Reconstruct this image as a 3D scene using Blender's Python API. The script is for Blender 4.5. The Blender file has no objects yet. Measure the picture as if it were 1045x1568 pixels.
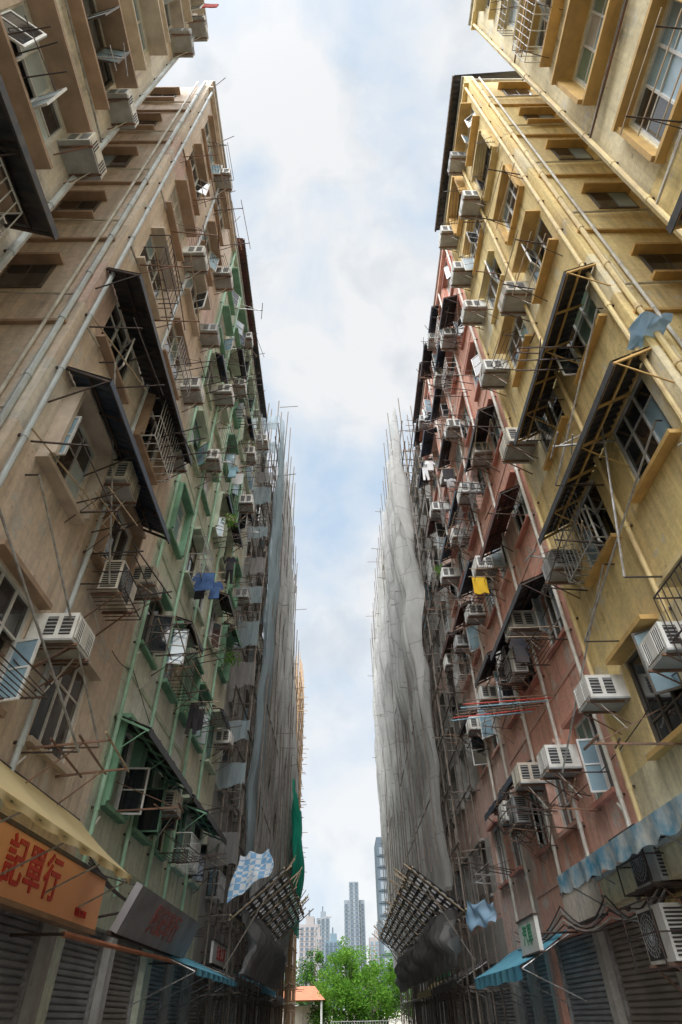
import bpy, math, random, bmesh
from mathutils import Vector, Matrix
R=random.Random(11)
scene=bpy.context.scene
scene.view_settings.view_transform='Standard'
scene.view_settings.look='None'
scene.view_settings.exposure=0
WL,WR=4.4,4.95
F0,FH,NF=3.9,3.25,7
ZR=F0+FH*NF
# ---------------------------------------------------------------- materials
M={}
def newmat(name):
    m=bpy.data.materials.new(name); m.use_nodes=True
    M[name]=m
    return m,m.node_tree,m.node_tree.nodes['Principled BSDF']
def nodes_noise(nt,scale,detail,stretch=(1,1,1),rough=.55,off=0):
    g=nt.nodes.new('ShaderNodeNewGeometry'); mp=nt.nodes.new('ShaderNodeMapping')
    mp.inputs['Scale'].default_value=stretch
    mp.inputs['Location'].default_value=(off,off*1.7,off*.6)
    nt.links.new(g.outputs['Position'],mp.inputs['Vector'])
    n=nt.nodes.new('ShaderNodeTexNoise'); n.inputs['Scale'].default_value=scale
    n.inputs['Detail'].default_value=detail; n.inputs['Roughness'].default_value=rough
    nt.links.new(mp.outputs['Vector'],n.inputs['Vector'])
    return n.outputs['Fac']
def ramp(nt,fac,a,b,va=0,vb=1):
    r=nt.nodes.new('ShaderNodeMapRange'); r.inputs['From Min'].default_value=a; r.inputs['From Max'].default_value=b
    r.inputs['To Min'].default_value=va; r.inputs['To Max'].default_value=vb
    nt.links.new(fac,r.inputs['Value']); return r.outputs['Result']
def mth(nt,op,a,b=None):
    m=nt.nodes.new('ShaderNodeMath'); m.operation=op
    for i,v in enumerate((a,b)):
        if v is None: continue
        if isinstance(v,(int,float)): m.inputs[i].default_value=v
        else: nt.links.new(v,m.inputs[i])
    return m.outputs[0]
def mix(nt,fac,a,b,mode='MIX'):
    m=nt.nodes.new('ShaderNodeMixRGB'); m.blend_type=mode
    for k,v in (('Fac',fac),('Color1',a),('Color2',b)):
        if hasattr(v,'is_linked') or hasattr(v,'links'): nt.links.new(v,m.inputs[k])
        elif isinstance(v,(int,float)): m.inputs[k].default_value=v
        else: m.inputs[k].default_value=(*v,1)
    return m.outputs['Color']
def bump(nt,h,strength,dist,bs):
    b=nt.nodes.new('ShaderNodeBump'); b.inputs['Strength'].default_value=strength; b.inputs['Distance'].default_value=dist
    nt.links.new(h,b.inputs['Height']); nt.links.new(b.outputs['Normal'],bs.inputs['Normal'])
def P(name,c1,c2=None,rough=.7,metal=0,scale=3,stretch=(1,1,1),bmp=.15,spec=.4,lo=.38,hi=.64):
    m,nt,bs=newmat(name)
    c2=c2 or tuple(x*.6 for x in c1)
    n=nodes_noise(nt,scale,6,stretch)
    nt.links.new(mix(nt,ramp(nt,n,lo,hi),c1,c2),bs.inputs['Base Color'])
    bs.inputs['Roughness'].default_value=rough; bs.inputs['Metallic'].default_value=metal
    bs.inputs['Specular IOR Level'].default_value=spec
    if bmp: bump(nt,nodes_noise(nt,25,5),bmp,.02,bs)
    return m
def WALL(name,c1,c2,peel=(.66,.64,.60),grime=.6,off=0,peelth=.58):
    m,nt,bs=newmat(name)
    base=mix(nt,ramp(nt,nodes_noise(nt,.55,7,off=off),.42,.6),c1,c2)
    base=mix(nt,ramp(nt,nodes_noise(nt,1.7,9,(1,1,.8),.65,off+5),peelth,peelth+.03,0,.75),base,peel)
    base=mix(nt,ramp(nt,nodes_noise(nt,2.6,9,(1,1,.8),.7,off+31),.62,.65,0,.6),base,tuple(x*.55 for x in c2))
    dirt=tuple(x*.30 for x in c2)
    # rain streaks, stronger below each row of sills
    g=nt.nodes.new('ShaderNodeNewGeometry'); sx=nt.nodes.new('ShaderNodeSeparateXYZ'); nt.links.new(g.outputs['Position'],sx.inputs[0])
    fr=mth(nt,'FRACT',mth(nt,'DIVIDE',mth(nt,'SUBTRACT',sx.outputs['Z'],F0),FH))
    band=ramp(nt,fr,.0,.22,.55,1.0); band=mth(nt,'MULTIPLY',band,ramp(nt,fr,.22,.25,1.0,.5))
    s=ramp(nt,nodes_noise(nt,1.3,7,(2.6,2.6,.22),.6,off+9),.46,.74,0,grime*1.2)
    base=mix(nt,mth(nt,'MULTIPLY',s,band),base,dirt)
    s2=ramp(nt,nodes_noise(nt,1,8,(10,10,.45),.6,off+2),.5,.75,0,grime)
    base=mix(nt,mth(nt,'MULTIPLY',s2,band),base,dirt)
    f=ramp(nt,nodes_noise(nt,9,8,(1,1,1),.7),.3,.7,.82,1.12)
    v=nt.nodes.new('ShaderNodeVectorMath'); v.operation='SCALE'
    nt.links.new(base,v.inputs[0]); nt.links.new(f,v.inputs['Scale'])
    nt.links.new(v.outputs[0],bs.inputs['Base Color'])
    bs.inputs['Roughness'].default_value=.85; bs.inputs['Specular IOR Level'].default_value=.25
    bump(nt,nodes_noise(nt,14,9,(1,1,1),.7),.4,.03,bs)
WALL('wall_beige',(.80,.68,.56),(.71,.58,.47))
WALL('wall_brownpink',(.74,.56,.49),(.64,.48,.42),off=3)
WALL('wall_cream',(.82,.76,.67),(.74,.67,.58),off=6)
WALL('wall_green',(.72,.77,.64),(.62,.67,.53),off=4)
WALL('wall_greenwhite',(.80,.83,.75),(.72,.75,.63),off=8)
WALL('wall_yellowgreen',(.80,.80,.62),(.70,.69,.52),off=12)
WALL('wall_yellow',(.88,.70,.34),(.80,.62,.32),peel=(.72,.67,.55),off=2,peelth=.6)
WALL('wall_paleyellow',(.88,.78,.54),(.80,.70,.46),peel=(.74,.71,.62),off=21)
WALL('wall_orange',(.76,.42,.26),(.66,.38,.24),off=17)
WALL('wall_pink',(.88,.46,.35),(.82,.47,.37),peel=(.76,.66,.6),off=14)
WALL('wall_palepink',(.86,.62,.53),(.80,.54,.45),off=15)
WALL('wall_red',(.66,.25,.19),(.60,.28,.21),off=16)
WALL('wall_grey',(.54,.51,.47),(.44,.42,.39),off=18)
WALL('concrete',(.55,.54,.51),(.43,.42,.40),off=19)
P('trim_brown',(.46,.32,.23),(.34,.24,.17))
P('trim_beige',(.66,.56,.46),(.5,.41,.33))
P('trim_green',(.22,.42,.28),(.15,.30,.2))
P('trim_palegreen',(.56,.64,.50),(.42,.47,.36))
P('trim_ochre',(.68,.44,.16),(.52,.33,.13))
P('trim_yellow',(.78,.62,.32),(.62,.48,.24))
P('trim_red',(.62,.27,.20),(.46,.21,.17))
P('trim_pink',(.78,.48,.39),(.6,.36,.29))
P('trim_grey',(.46,.44,.41),(.3,.29,.27))
P('pipe_white',(.72,.70,.64),(.52,.48,.42),rough=.5)
P('pipe_blue',(.54,.60,.62),(.42,.45,.46),rough=.5)
P('pipe_yellow',(.78,.62,.30),(.62,.46,.24),rough=.55)
P('pipe_green',(.38,.60,.44),(.28,.46,.34),rough=.55)
P('pipe_rust',(.25,.13,.08),(.12,.08,.06),rough=.7)
P('metal_dark',(.05,.045,.045),(.10,.06,.045),rough=.5,metal=.3,scale=8)
P('metal_grey',(.45,.45,.45),(.25,.23,.21),rough=.4,metal=.4,scale=8)
P('alu',(.66,.67,.67),(.49,.48,.46),rough=.4,metal=.2,scale=6)
P('frame_white',(.78,.78,.76),(.6,.58,.55),rough=.5)
P('frame_dark',(.10,.09,.08),(.16,.13,.1),rough=.5)
P('frame_green',(.16,.32,.22),(.12,.22,.16),rough=.5)
P('ac_white',(.80,.79,.75),(.64,.61,.55),rough=.45,scale=4)
P('ac_cream',(.70,.65,.55),(.54,.48,.39),rough=.5,scale=4)
P('ac_grey',(.46,.47,.47),(.34,.33,.32),rough=.5,scale=4)
P('vent_dark',(.035,.035,.035),(.06,.055,.05),rough=.6)
P('sheet_dark',(.04,.042,.05),(.08,.07,.065),rough=.45,metal=.2,scale=2,stretch=(1,4,1))
P('sheet_blue',(.05,.08,.13),(.07,.08,.10),rough=.45,metal=.2,scale=2)
P('sheet_red',(.18,.06,.05),(.11,.06,.05),rough=.5,scale=2)
P('bamboo',(.50,.38,.25),(.36,.28,.19),rough=.6,scale=5)
P('bamboo_orange',(.56,.37,.21),(.42,.29,.18),rough=.6,scale=5)
P('bamboo_grey',(.48,.45,.40),(.34,.31,.27),rough=.7,scale=5)
P('bamboo_dark',(.22,.18,.15),(.14,.12,.10),rough=.7,scale=5)
P('shutter',(.34,.34,.35),(.23,.23,.23),rough=.5,metal=.1,scale=1.5,stretch=(1,1,3))
P('shutter_brown',(.36,.31,.27),(.25,.22,.19),rough=.5,metal=.1,scale=1.5)
P('asphalt',(.055,.055,.055),(.035,.035,.035),rough=.9,scale=2)
P('paving',(.36,.35,.33),(.26,.25,.24),rough=.85,scale=2)
P('paint_white',(.75,.75,.72),(.55,.54,.5),rough=.6)
P('grass_ground',(.10,.13,.05),(.14,.12,.08),rough=.95,scale=.4)
P('sign_orange',(.92,.45,.22),(.86,.40,.19),rough=.5,scale=1)
P('sign_red',(.62,.03,.02),(.50,.03,.02),rough=.5)
P('sign_grey',(.38,.37,.39),(.26,.25,.26),rough=.5,scale=1.5)
P('sign_faded',(.50,.15,.14),(.42,.20,.19),rough=.6)
P('sign_white',(.76,.77,.73),(.66,.66,.62),rough=.5)
P('sign_green',(.06,.36,.18),(.05,.26,.14),rough=.5)
P('wood',(.38,.22,.13),(.26,.16,.1),rough=.7,stretch=(1,1,6))
P('cl_white',(.78,.78,.78),(.68,.68,.7),rough=.9)
P('cl_blue',(.08,.16,.35),(.05,.10,.25),rough=.9)
P('cl_dark',(.03,.03,.04),(.06,.05,.05),rough=.9)
P('cl_red',(.5,.06,.05),(.4,.05,.05),rough=.9)
P('cl_yellow',(.80,.50,.03),(.65,.4,.03),rough=.9)
P('cl_cyan',(.3,.5,.6),(.25,.4,.5),rough=.9)
P('bark',(.12,.09,.07),(.08,.06,.05),rough=.9)
P('tower_pale',(.25,.28,.31),(.21,.24,.27),rough=.9,scale=.05,bmp=0)  # bluish distance haze mixed into the tower colour
P('tower_pink',(.33,.30,.30),(.29,.27,.27),rough=.9,scale=.05,bmp=0)
P('tower_blue',(.17,.24,.28),(.15,.21,.26),rough=.8,scale=.05,bmp=0)
P('tower_dark',(.11,.14,.17),(.09,.12,.15),rough=.8,scale=.05,bmp=0)
P('roof_orange',(.55,.22,.12),(.46,.18,.1),rough=.8)
def GLASS(name,col,rough=.06,spec=.9):
    m,nt,bs=newmat(name)
    n=nodes_noise(nt,1.2,4)
    nt.links.new(mix(nt,ramp(nt,n,.35,.65),col,tuple(x*.6 for x in col)),bs.inputs['Base Color'])
    bs.inputs['Roughness'].default_value=rough; bs.inputs['Specular IOR Level'].default_value=spec
    bs.inputs['IOR'].default_value=1.6
    bump(nt,nodes_noise(nt,2.5,2),.06,.05,bs)
GLASS('glass_dark',(.03,.036,.043)); GLASS('glass_brown',(.08,.06,.048)); GLASS('glass_blue',(.34,.50,.60),.12)
GLASS('glass_frost',(.58,.68,.73),.35); GLASS('glass_green',(.24,.38,.32),.2); GLASS('curtain',(.60,.57,.52),.3,.6)
def FABRIC(name,c1,c2,transp,transl=.35,scale=1.2,stretch=(1,1,.25),checker=None,seam=False):
    m,nt,bs=newmat(name)
    n=nodes_noise(nt,scale,8,stretch,.6)
    col=mix(nt,ramp(nt,n,.36,.64),c1,c2)
    if checker:
        ck=nt.nodes.new('ShaderNodeTexChecker'); ck.inputs['Scale'].default_value=checker
        g=nt.nodes.new('ShaderNodeNewGeometry'); nt.links.new(g.outputs['Position'],ck.inputs['Vector'])
        col=mix(nt,ck.outputs['Fac'],c1,c2)
    if seam:
        g=nt.nodes.new('ShaderNodeNewGeometry'); sx=nt.nodes.new('ShaderNodeSeparateXYZ'); nt.links.new(g.outputs['Position'],sx.inputs[0])
        w=mth(nt,'ADD',sx.outputs['Z'],mth(nt,'MULTIPLY',nodes_noise(nt,.4,3),1.6))
        fr=mth(nt,'FRACT',mth(nt,'DIVIDE',w,1.8))
        col=mix(nt,ramp(nt,fr,.0,.05,.6,0),col,tuple(x*.35 for x in c2))
        fy=mth(nt,'FRACT',mth(nt,'DIVIDE',mth(nt,'ADD',sx.outputs['Y'],mth(nt,'MULTIPLY',nodes_noise(nt,.3,3,(1,1,.4)),2.5)),1.1))
        col=mix(nt,ramp(nt,fy,.0,.05,.5,0),col,tuple(x*.35 for x in c2))
    nt.links.new(col,bs.inputs['Base Color']); bs.inputs['Roughness'].default_value=.8; bs.inputs['Specular IOR Level'].default_value=.2
    bump(nt,nodes_noise(nt,6,6,(1,1,.3)),.3,.05,bs)
    tl=nt.nodes.new('ShaderNodeBsdfTranslucent'); nt.links.new(col,tl.inputs['Color'])
    a=nt.nodes.new('ShaderNodeMixShader'); a.inputs[0].default_value=transl
    nt.links.new(bs.outputs[0],a.inputs[1]); nt.links.new(tl.outputs[0],a.inputs[2])
    out=nt.nodes['Material Output']; last=a.outputs[0]
    if transp>0:
        tr=nt.nodes.new('ShaderNodeBsdfTransparent'); b=nt.nodes.new('ShaderNodeMixShader')
        f=ramp(nt,nodes_noise(nt,1.1,7,(1,1,.35),.6,4),.35,.68,transp*.6,transp*1.3)
        nt.links.new(f,b.inputs[0]); nt.links.new(last,b.inputs[1]); nt.links.new(tr.outputs[0],b.inputs[2]); last=b.outputs[0]
    nt.links.new(last,out.inputs['Surface'])
FABRIC('net_grey',(.76,.76,.73),(.54,.54,.52),.48,seam=True)
FABRIC('net_blue',(.44,.54,.58),(.32,.40,.43),.4)
FABRIC('net_dark',(.34,.33,.32),(.24,.235,.23),.3,.3)
FABRIC('panel_grey',(.80,.80,.80),(.58,.58,.6),.35,.6,scale=1.5,stretch=(1,1,1))
FABRIC('net_green',(.03,.46,.30),(.02,.36,.24),.15)
FABRIC('awn_cream',(.92,.80,.46),(.86,.72,.40),0,.5,scale=.8)
FABRIC('awn_blue',(.12,.38,.54),(.18,.48,.60),0,.3)
FABRIC('awn_camo',(.08,.32,.50),(.78,.80,.76),0,.3,scale=2.6,stretch=(1,1,1))
FABRIC('tarp_blue',(.26,.50,.78),(.78,.82,.86),0,.35,checker=5.5)
FABRIC('tarp_plain',(.24,.42,.60),(.42,.56,.70),.0,.3)
FABRIC('leaf_a',(.12,.30,.03),(.07,.19,.02),0,.45,scale=1,stretch=(1,1,1))
FABRIC('leaf_b',(.20,.38,.05),(.12,.26,.03),0,.45,scale=1,stretch=(1,1,1))
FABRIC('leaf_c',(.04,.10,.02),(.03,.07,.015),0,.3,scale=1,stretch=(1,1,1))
# ---------------------------------------------------------------- mesh builder (local coords: s along street, z up, d out of the facade)
def fn_side(side,W=None):
    if side<0:
        w=W or WL
        return lambda p: (-w+p[2],p[0],p[1])
    w=W or WR
    return lambda p: (w-p[2],p[0],p[1])
FN_LOCAL=lambda p:(p[2],p[0],p[1])
FN_XYZ=lambda p:p
BOXF=[(0,1,3,2),(4,6,7,5),(0,4,5,1),(2,3,7,6),(0,2,6,4),(1,5,7,3)]
class MB:
    def __init__(s,fn): s.fn=fn; s.v=[]; s.f=[]; s.m=[]; s.ml=[]
    def mi(s,n):
        if n not in s.ml: s.ml.append(n)
        return s.ml.index(n)
    def add(s,pts,faces,mat):
        b=len(s.v); s.v.extend(s.fn(tuple(p)) for p in pts); i=s.mi(mat)
        for f in faces: s.f.append(tuple(b+k for k in f)); s.m.append(i)
    def box(s,a0,a1,z0,z1,d0,d1,mat):
        s.add([(a,z,d) for a in (a0,a1) for z in (z0,z1) for d in (d0,d1)],BOXF,mat)
    def obox(s,o,u,v,w,mat):
        o,u,v,w=map(Vector,(o,u,v,w))
        s.add([o+u*i+v*j+w*k for i in (0,1) for j in (0,1) for k in (0,1)],BOXF,mat)
    def quad(s,a,b,c,d,mat): s.add([a,b,c,d],[(0,1,2,3)],mat)
    def tube(s,p,q,r,mat,n=5,r2=None):
        p=Vector(p);q=Vector(q);ax=(q-p)
        if ax.length<1e-6: return
        ax.normalize(); u=ax.orthogonal().normalized(); w=ax.cross(u); r2=r if r2 is None else r2
        pts=[];fs=[]
        for i in range(n):
            t=2*math.pi*i/n; pts.append(p+(u*math.cos(t)+w*math.sin(t))*r)
        for i in range(n):
            t=2*math.pi*i/n; pts.append(q+(u*math.cos(t)+w*math.sin(t))*r2)
        for i in range(n): j=(i+1)%n; fs.append((i,j,n+j,n+i))
        fs.append(tuple(range(n))); fs.append(tuple(range(n,2*n)))
        s.add(pts,fs,mat)
    def mesh(s,name,smooth=False,recalc=True):
        me=bpy.data.meshes.new(name); me.from_pydata(s.v,[],s.f)
        for n in s.ml: me.materials.append(M[n])
        me.polygons.foreach_set('material_index',s.m)
        if smooth: me.polygons.foreach_set('use_smooth',[True]*len(s.f))
        if recalc:
            bm=bmesh.new(); bm.from_mesh(me); bmesh.ops.recalc_face_normals(bm,faces=bm.faces); bm.to_mesh(me); bm.free()
        me.update(); return me
    def obj(s,name,parent=None,**k):
        o=bpy.data.objects.new(name,s.mesh(name,**k)); scene.collection.objects.link(o)
        if parent: o.parent=parent
        return o
def empty(name):
    e=bpy.data.objects.new(name,None); scene.collection.objects.link(e); return e
def place(me,name,side,s,z,d=0,W=None,sc=(1,1,1),rz=0):
    o=bpy.data.objects.new(name,me); scene.collection.objects.link(o)
    w=W or (WL if side<0 else WR)
    o.location=((-w+d) if side<0 else (w-d),s,z); o.rotation_euler=(0,0,(0 if side<0 else math.pi)+rz); o.scale=sc
    return o
# ---------------------------------------------------------------- windows
GL=['glass_dark']*8+['glass_brown']*2+['glass_blue']*3+['glass_frost']+['glass_green']+['curtain']
def window(mb,a,b,z0,z1,rng,frame,bright=0):
    dd=-.075; t=.045
    mb.box(a,b,z0,z0+t,dd-.03,dd+.04,frame); mb.box(a,b,z1-t,z1,dd-.03,dd+.04,frame)
    mb.box(a,a+t,z0+t,z1-t,dd-.03,dd+.04,frame); mb.box(b-t,b,z0+t,z1-t,dd-.03,dd+.04,frame)
    w=b-a; n=2 if w<1.15 else 3
    zt=z0+(z1-z0)*rng.choice([.62,.68,.3])
    g=rng.choice(GL)
    for i in range(n):
        x0=a+t+(w-2*t)*i/n; x1=a+t+(w-2*t)*(i+1)/n
        if i: mb.box(x0-.018,x0+.018,z0+t,z1-t,dd-.025,dd+.03,frame)
        for (q0,q1) in ((z0+t,zt-.015),(zt+.015,z1-t)):
            gm=g if rng.random()<.6 else rng.choice(GL)
            big=(q1-q0)>.6
            if big and rng.random()<.34:
                ang=math.radians(rng.uniform(35,100)); pw=(x1-x0)
                if rng.random()<.5: o=Vector((x0,q0,dd+.03)); u=Vector((math.cos(ang)*pw,0,math.sin(ang)*pw))
                else: o=Vector((x1,q0,dd+.03)); u=Vector((-math.cos(ang)*pw,0,math.sin(ang)*pw))
                un=u.normalized(); nn=Vector((-un.z,0,un.x))*.03; h=q1-q0
                mb.obox(o,un*.035,(0,h,0),nn,frame); mb.obox(o+u-un*.035,un*.035,(0,h,0),nn,frame)
                mb.obox(o+un*.035,u-un*.07,(0,.035,0),nn,frame); mb.obox(o+un*.035+Vector((0,h-.035,0)),u-un*.07,(0,.035,0),nn,frame)
                mb.obox(o+un*.035+Vector((0,h*.5,0)),u-un*.07,(0,.025,0),nn,frame)
                gm2=rng.choice(['glass_blue','glass_dark','glass_dark','glass_frost','glass_blue'])
                mb.obox(o+un*.035+Vector((0,.035,0))+nn*.4,u-un*.07,(0,h-.07,0),nn*.2,gm2)
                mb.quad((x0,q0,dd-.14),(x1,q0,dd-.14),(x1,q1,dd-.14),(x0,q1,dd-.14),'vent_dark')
            else:
                tl=rng.uniform(-.012,.012)
                mb.quad((x0,q0,dd-tl),(x1,q0,dd-tl*.3),(x1,q1,dd+tl),(x0,q1,dd+tl*.4),gm)
        mb.box(x0+.018,x1-.018,zt-.015,zt+.015,dd-.02,dd+.02,frame)
def cage(mb,a,b,z0,z1,mat,dep=.4):
    n=int((b-a)/.13)
    for i in range(n+1):
        s=a+(b-a)*i/n; mb.tube((s,z0,dep),(s,z1,dep),.008,mat,4)
    for z in (z0,(z0+z1)/2,z1):
        mb.tube((a,z,dep),(b,z,dep),.013,mat,4); mb.tube((a,z,0),(a,z,dep),.013,mat,4); mb.tube((b,z,0),(b,z,dep),.013,mat,4)
    for i in range(1,6): 
        s=a+(b-a)*i/6; mb.tube((s,z0,0),(s,z0,dep),.01,mat,4)
def pipe(mb,s,z0,z1,d,r,mat):
    mb.tube((s,z0,d),(s,z1,d),r,mat,8)
    z=z0+1
    while z<z1:
        mb.tube((s,z,d),(s,z+.1,d),r*1.22,mat,8); mb.box(s-.015,s+.015,z+.03,z+.07,0,d,'metal_dark'); z+=FH/2
def shutter(mb,a,b,z0,z1,mat):
    n=int((z1-z0)/.085)
    pts=[];fs=[]
    for i in range(n):
        z=z0+(z1-z0)*i/n; h=(z1-z0)/n
        for (zz,d) in ((z,-.2),(z+h*.25,-.165),(z+h*.75,-.165),(z+h*.98,-.2)):
            pts+= [(a,zz,d),(b,zz,d)]
    for i in range(len(pts)//2-1): fs.append((2*i,2*i+1,2*i+3,2*i+2))
    mb.add(pts,fs,mat); mb.box(a,b,z0,z1,-.3,-.25,mat)
    mb.box(a-.04,a+.05,z0,z1,-.24,-.1,'metal_grey'); mb.box(b-.05,b+.04,z0,z1,-.24,-.1,'metal_grey')
def building(side,s0,s1,cols,walls,trims,frame,pipes=(),pipemat='pipe_white',nf=NF,shops=None,seed=1,W=None,detail=1,roofsheet=None,hood=.2,depth=9,sidewin=False,cagep=.18,accent=None,fins=.3,frame2=None):
    rng=random.Random(seed); fn=fn_side(side,W); e=empty('apartment_building')
    wb=MB(fn); wi=MB(fn); tr=MB(fn); pp=MB(fn); trim=trims[0]
    zr=F0+FH*nf
    wb.box(s0,s1,0,zr,-depth,-.36,walls[0])
    shops=shops or [(s0+.35,s1-.35)]
    prev=F0
    wb.box(s0,s1,2.9,F0,-.36,0,walls[0])
    edges=[s0]
    for a,b in shops: edges+=[a,b]
    edges.append(s1)
    for i in range(0,len(edges),2):
        if edges[i+1]-edges[i]>.02: wb.box(edges[i],edges[i+1],0,2.9,-.36,.04,rng.choice(['wall_grey','concrete',walls[0]]))
    for a,b in shops: shutter(wi,a,b,.02,2.9,rng.choice(['shutter','shutter','shutter_brown']))
    for k in range(nf):
        zf=F0+FH*k; z0=zf+.72; z1=zf+2.25
        m=walls[0] if rng.random()<.7 else rng.choice(walls)
        wb.box(s0,s1,prev,z0,-.36,0,m)
        x=s0
        for (a,b) in cols+[(s1,s1)]:
            if a-x>.01: wb.box(x,a,z0,z1,-.36,0,walls[0] if (rng.random()<.6) else rng.choice(walls))
            x=b
        if accent:
            wb.box(s0+.01,s1-.01,zf-.08,zf+.02,.0,.02,accent)
        for (a,b) in cols:
            window(wi,a,b,z0,z1,rng,frame if rng.random()<.55 else rng.choice([frame2 or 'frame_white','frame_dark','alu']))
            if detail:
                tm=rng.choice(trims)
                h=hood*rng.uniform(.7,1.5); e1=.1
                tr.box(a-e1,b+e1,z1+.0,z1+.08,.001,h,tm)
                if rng.random()<fins:
                    tr.box(a-e1,a-.02,z0-.0,z1,.001,h*.8,tm); tr.box(b+.02,b+e1,z0-.0,z1,.001,h*.8,tm)
                tr.box(a-e1,b+e1,z0-.08,z0,.001,h*.6,tm)
                if rng.random()<cagep: cage(tr,a-.02,b+.02,z0-.02,z0+rng.choice([.7,1.3]),rng.choice(['metal_dark','metal_grey','frame_white']),h+.18)
                if rng.random()<.5 and pipes:
                    p=min(pipes,key=lambda q:abs(q-a)); zz=z0-.25
                    pp.tube((a,zz,.07),(p,zz-.25,.1),.022,rng.choice(['pipe_white','pipe_rust','metal_grey']),5)
        prev=z1
    wb.box(s0,s1,prev,zr,-.36,0,walls[0])
    wb.box(s0,s1,zr,zr+.9,-.25,.03,walls[0]); tr.box(s0,s1,zr+.9,zr+1.0,-.3,.1,'concrete')
    tr.box(s0,s1,zr-.02,zr+.1,.031,.16,trim)
    if roofsheet:
        n=int((s1-s0)/.09); pts=[];fs=[]
        for i in range(n+1):
            s=s0+(s1-s0)*i/n; o=.025*(i%2)
            pts+=[(s,zr+1.9+o,-2.5),(s,zr+1.15+o,.42)]
        for i in range(n): fs.append((2*i,2*i+1,2*i+3,2*i+2))
        tr.add(pts,fs,roofsheet); tr.box(s0,s1,zr+1.02,zr+1.13,.36,.42,'metal_dark'); tr.box(s0+.1,s1-.1,zr+1.0,zr+1.1,-2.2,-.4,'wall_grey')
        tr.box(s0+.1,s1-.1,zr+1.0,zr+1.15,-.3,-.2,'metal_dark')
    for p in pipes: pipe(pp,p,3.4,zr+.3,.1,.042,pipemat)
    for i in range(int((s1-s0)*.8)):
        s=rng.uniform(s0,s1); hh=rng.uniform(.4,1.6); pp.tube((s,zr+.9,-.05),(s+rng.uniform(-.2,.2),zr+.9+hh,rng.uniform(-.1,.4)),.018,'metal_dark',4)
    if sidewin:
        for k in range(nf):
            zf=F0+FH*k; z0=zf+1.25; z1=zf+2.15; f0,f1=-1.85,-.95
            wi.box(s0-.03,s0-.002,z0,z1,f0,f1,'frame_dark')
            gm=rng.choice(['glass_dark','glass_brown','glass_blue'])
            wi.box(s0-.035,s0-.031,z0+.05,z1-.05,f0+.05,(f0+f1)/2-.02,gm); wi.box(s0-.035,s0-.031,z0+.05,z1-.05,(f0+f1)/2+.02,f1-.05,'glass_dark')
            tr.box(s0-.22,s0-.001,z1+.02,z1+.1,f0-.12,f1+.12,trims[-1])
            tr.box(s0-.07,s0-.001,zf-.02,zf+.05,-3.0,-.1,trims[-1])
            if rng.random()<.6: tr.box(s0-.16,s0-.001,z0-.1,z0-.02,f0-.1,f1+.1,trims[-1])
            pp.tube((s0-.06,z0-.2,f0-.3),(s0-.06,z0-.35,-.2),.022,'pipe_white')
        for dd,mt,rr in ((-.16,pipemat,.05),(-.42,'pipe_white',.03)):
            pp.tube((s0-.08,3.4,dd),(s0-.08,zr+.3,dd),rr,mt,8)
            for k in range(nf*2): pp.tube((s0-.08,3.9+k*FH/2,dd),(s0-.08,4.0+k*FH/2,dd),rr*1.25,mt,8)
    wb.obj('walls',e); wi.obj('windows_and_shutters',e); tr.obj('window_surrounds_and_roof_edge',e); pp.obj('drain_pipes',e)
    return e
building(-1,-7,3.45,[(-2.4,-1.1),(1.15,2.75)],['wall_cream','wall_beige'],['trim_beige','trim_brown'],'frame_white',(3.3,),'pipe_blue',shops=[(-5,-1),(-.6,3.1)],seed=3,hood=.3)
building(-1,4.97,10.75,[(5.7,7.05),(8.05,9.4)],['wall_beige','wall_cream','wall_brownpink'],['trim_beige','trim_brown','trim_brown'],'frame_white',(5.12,7.75),'pipe_blue',shops=[(5.3,7.9),(8.2,10.5)],seed=4,sidewin=True,hood=.24)
building(-1,10.75,16.2,[(11.2,12.3),(13.1,14.2),(14.95,15.85)],['wall_green','wall_greenwhite','wall_green'],['trim_palegreen','trim_green','trim_green'],'frame_white',(10.9,12.85,14.7),'pipe_green',shops=[(11.1,13.4),(13.7,16)],seed=5,roofsheet='sheet_red',accent='trim_palegreen',hood=.24,frame2='frame_green')
building(-1,16.2,21,[(16.7,17.9),(18.8,20.0)],['wall_yellowgreen','wall_greenwhite'],['trim_palegreen','trim_green'],'frame_green',(16.35,18.4),'pipe_green',shops=[(16.5,18.6),(18.8,20.8)],seed=6,roofsheet='sheet_dark',hood=.24)
building(-1,21,29,[(21.8,23),(24.2,25.4),(26.8,28)],['wall_grey','wall_greenwhite'],['trim_grey'],'frame_dark',(),seed=7,shops=[(21.3,24.8),(25.1,28.7)])
building(-1,29,42,[(30,31.2),(32.6,33.8),(35.2,36.4),(38,39.2)],['wall_grey','wall_cream'],['trim_grey'],'frame_dark',(),nf=4,seed=8,shops=[(29.3,33),(33.4,37),(37.4,41.7)])
building(-1,42,48,[(43,44.2),(45.6,46.8)],['wall_grey','wall_orange'],['trim_brown'],'frame_dark',(),nf=5,seed=9,W=4.1)
building(1,-7,3.45,[(-2.4,-1.1),(1.15,2.75)],['wall_paleyellow','wall_yellow'],['trim_yellow','trim_ochre'],'frame_white',(3.3,),'pipe_yellow',shops=[(-5,-1),(-.6,3.1)],seed=13,hood=.3)
building(1,4.9,10.5,[(5.4,6.7),(7.75,9.1)],['wall_yellow','wall_paleyellow','wall_paleyellow','wall_paleyellow','wall_orange'],['trim_yellow','trim_ochre'],'frame_white',(5.05,10.2,7.25),'pipe_yellow',shops=[(5.2,7.4),(7.7,10.2)],seed=14,sidewin=True,roofsheet='sheet_dark',hood=.26)
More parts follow.
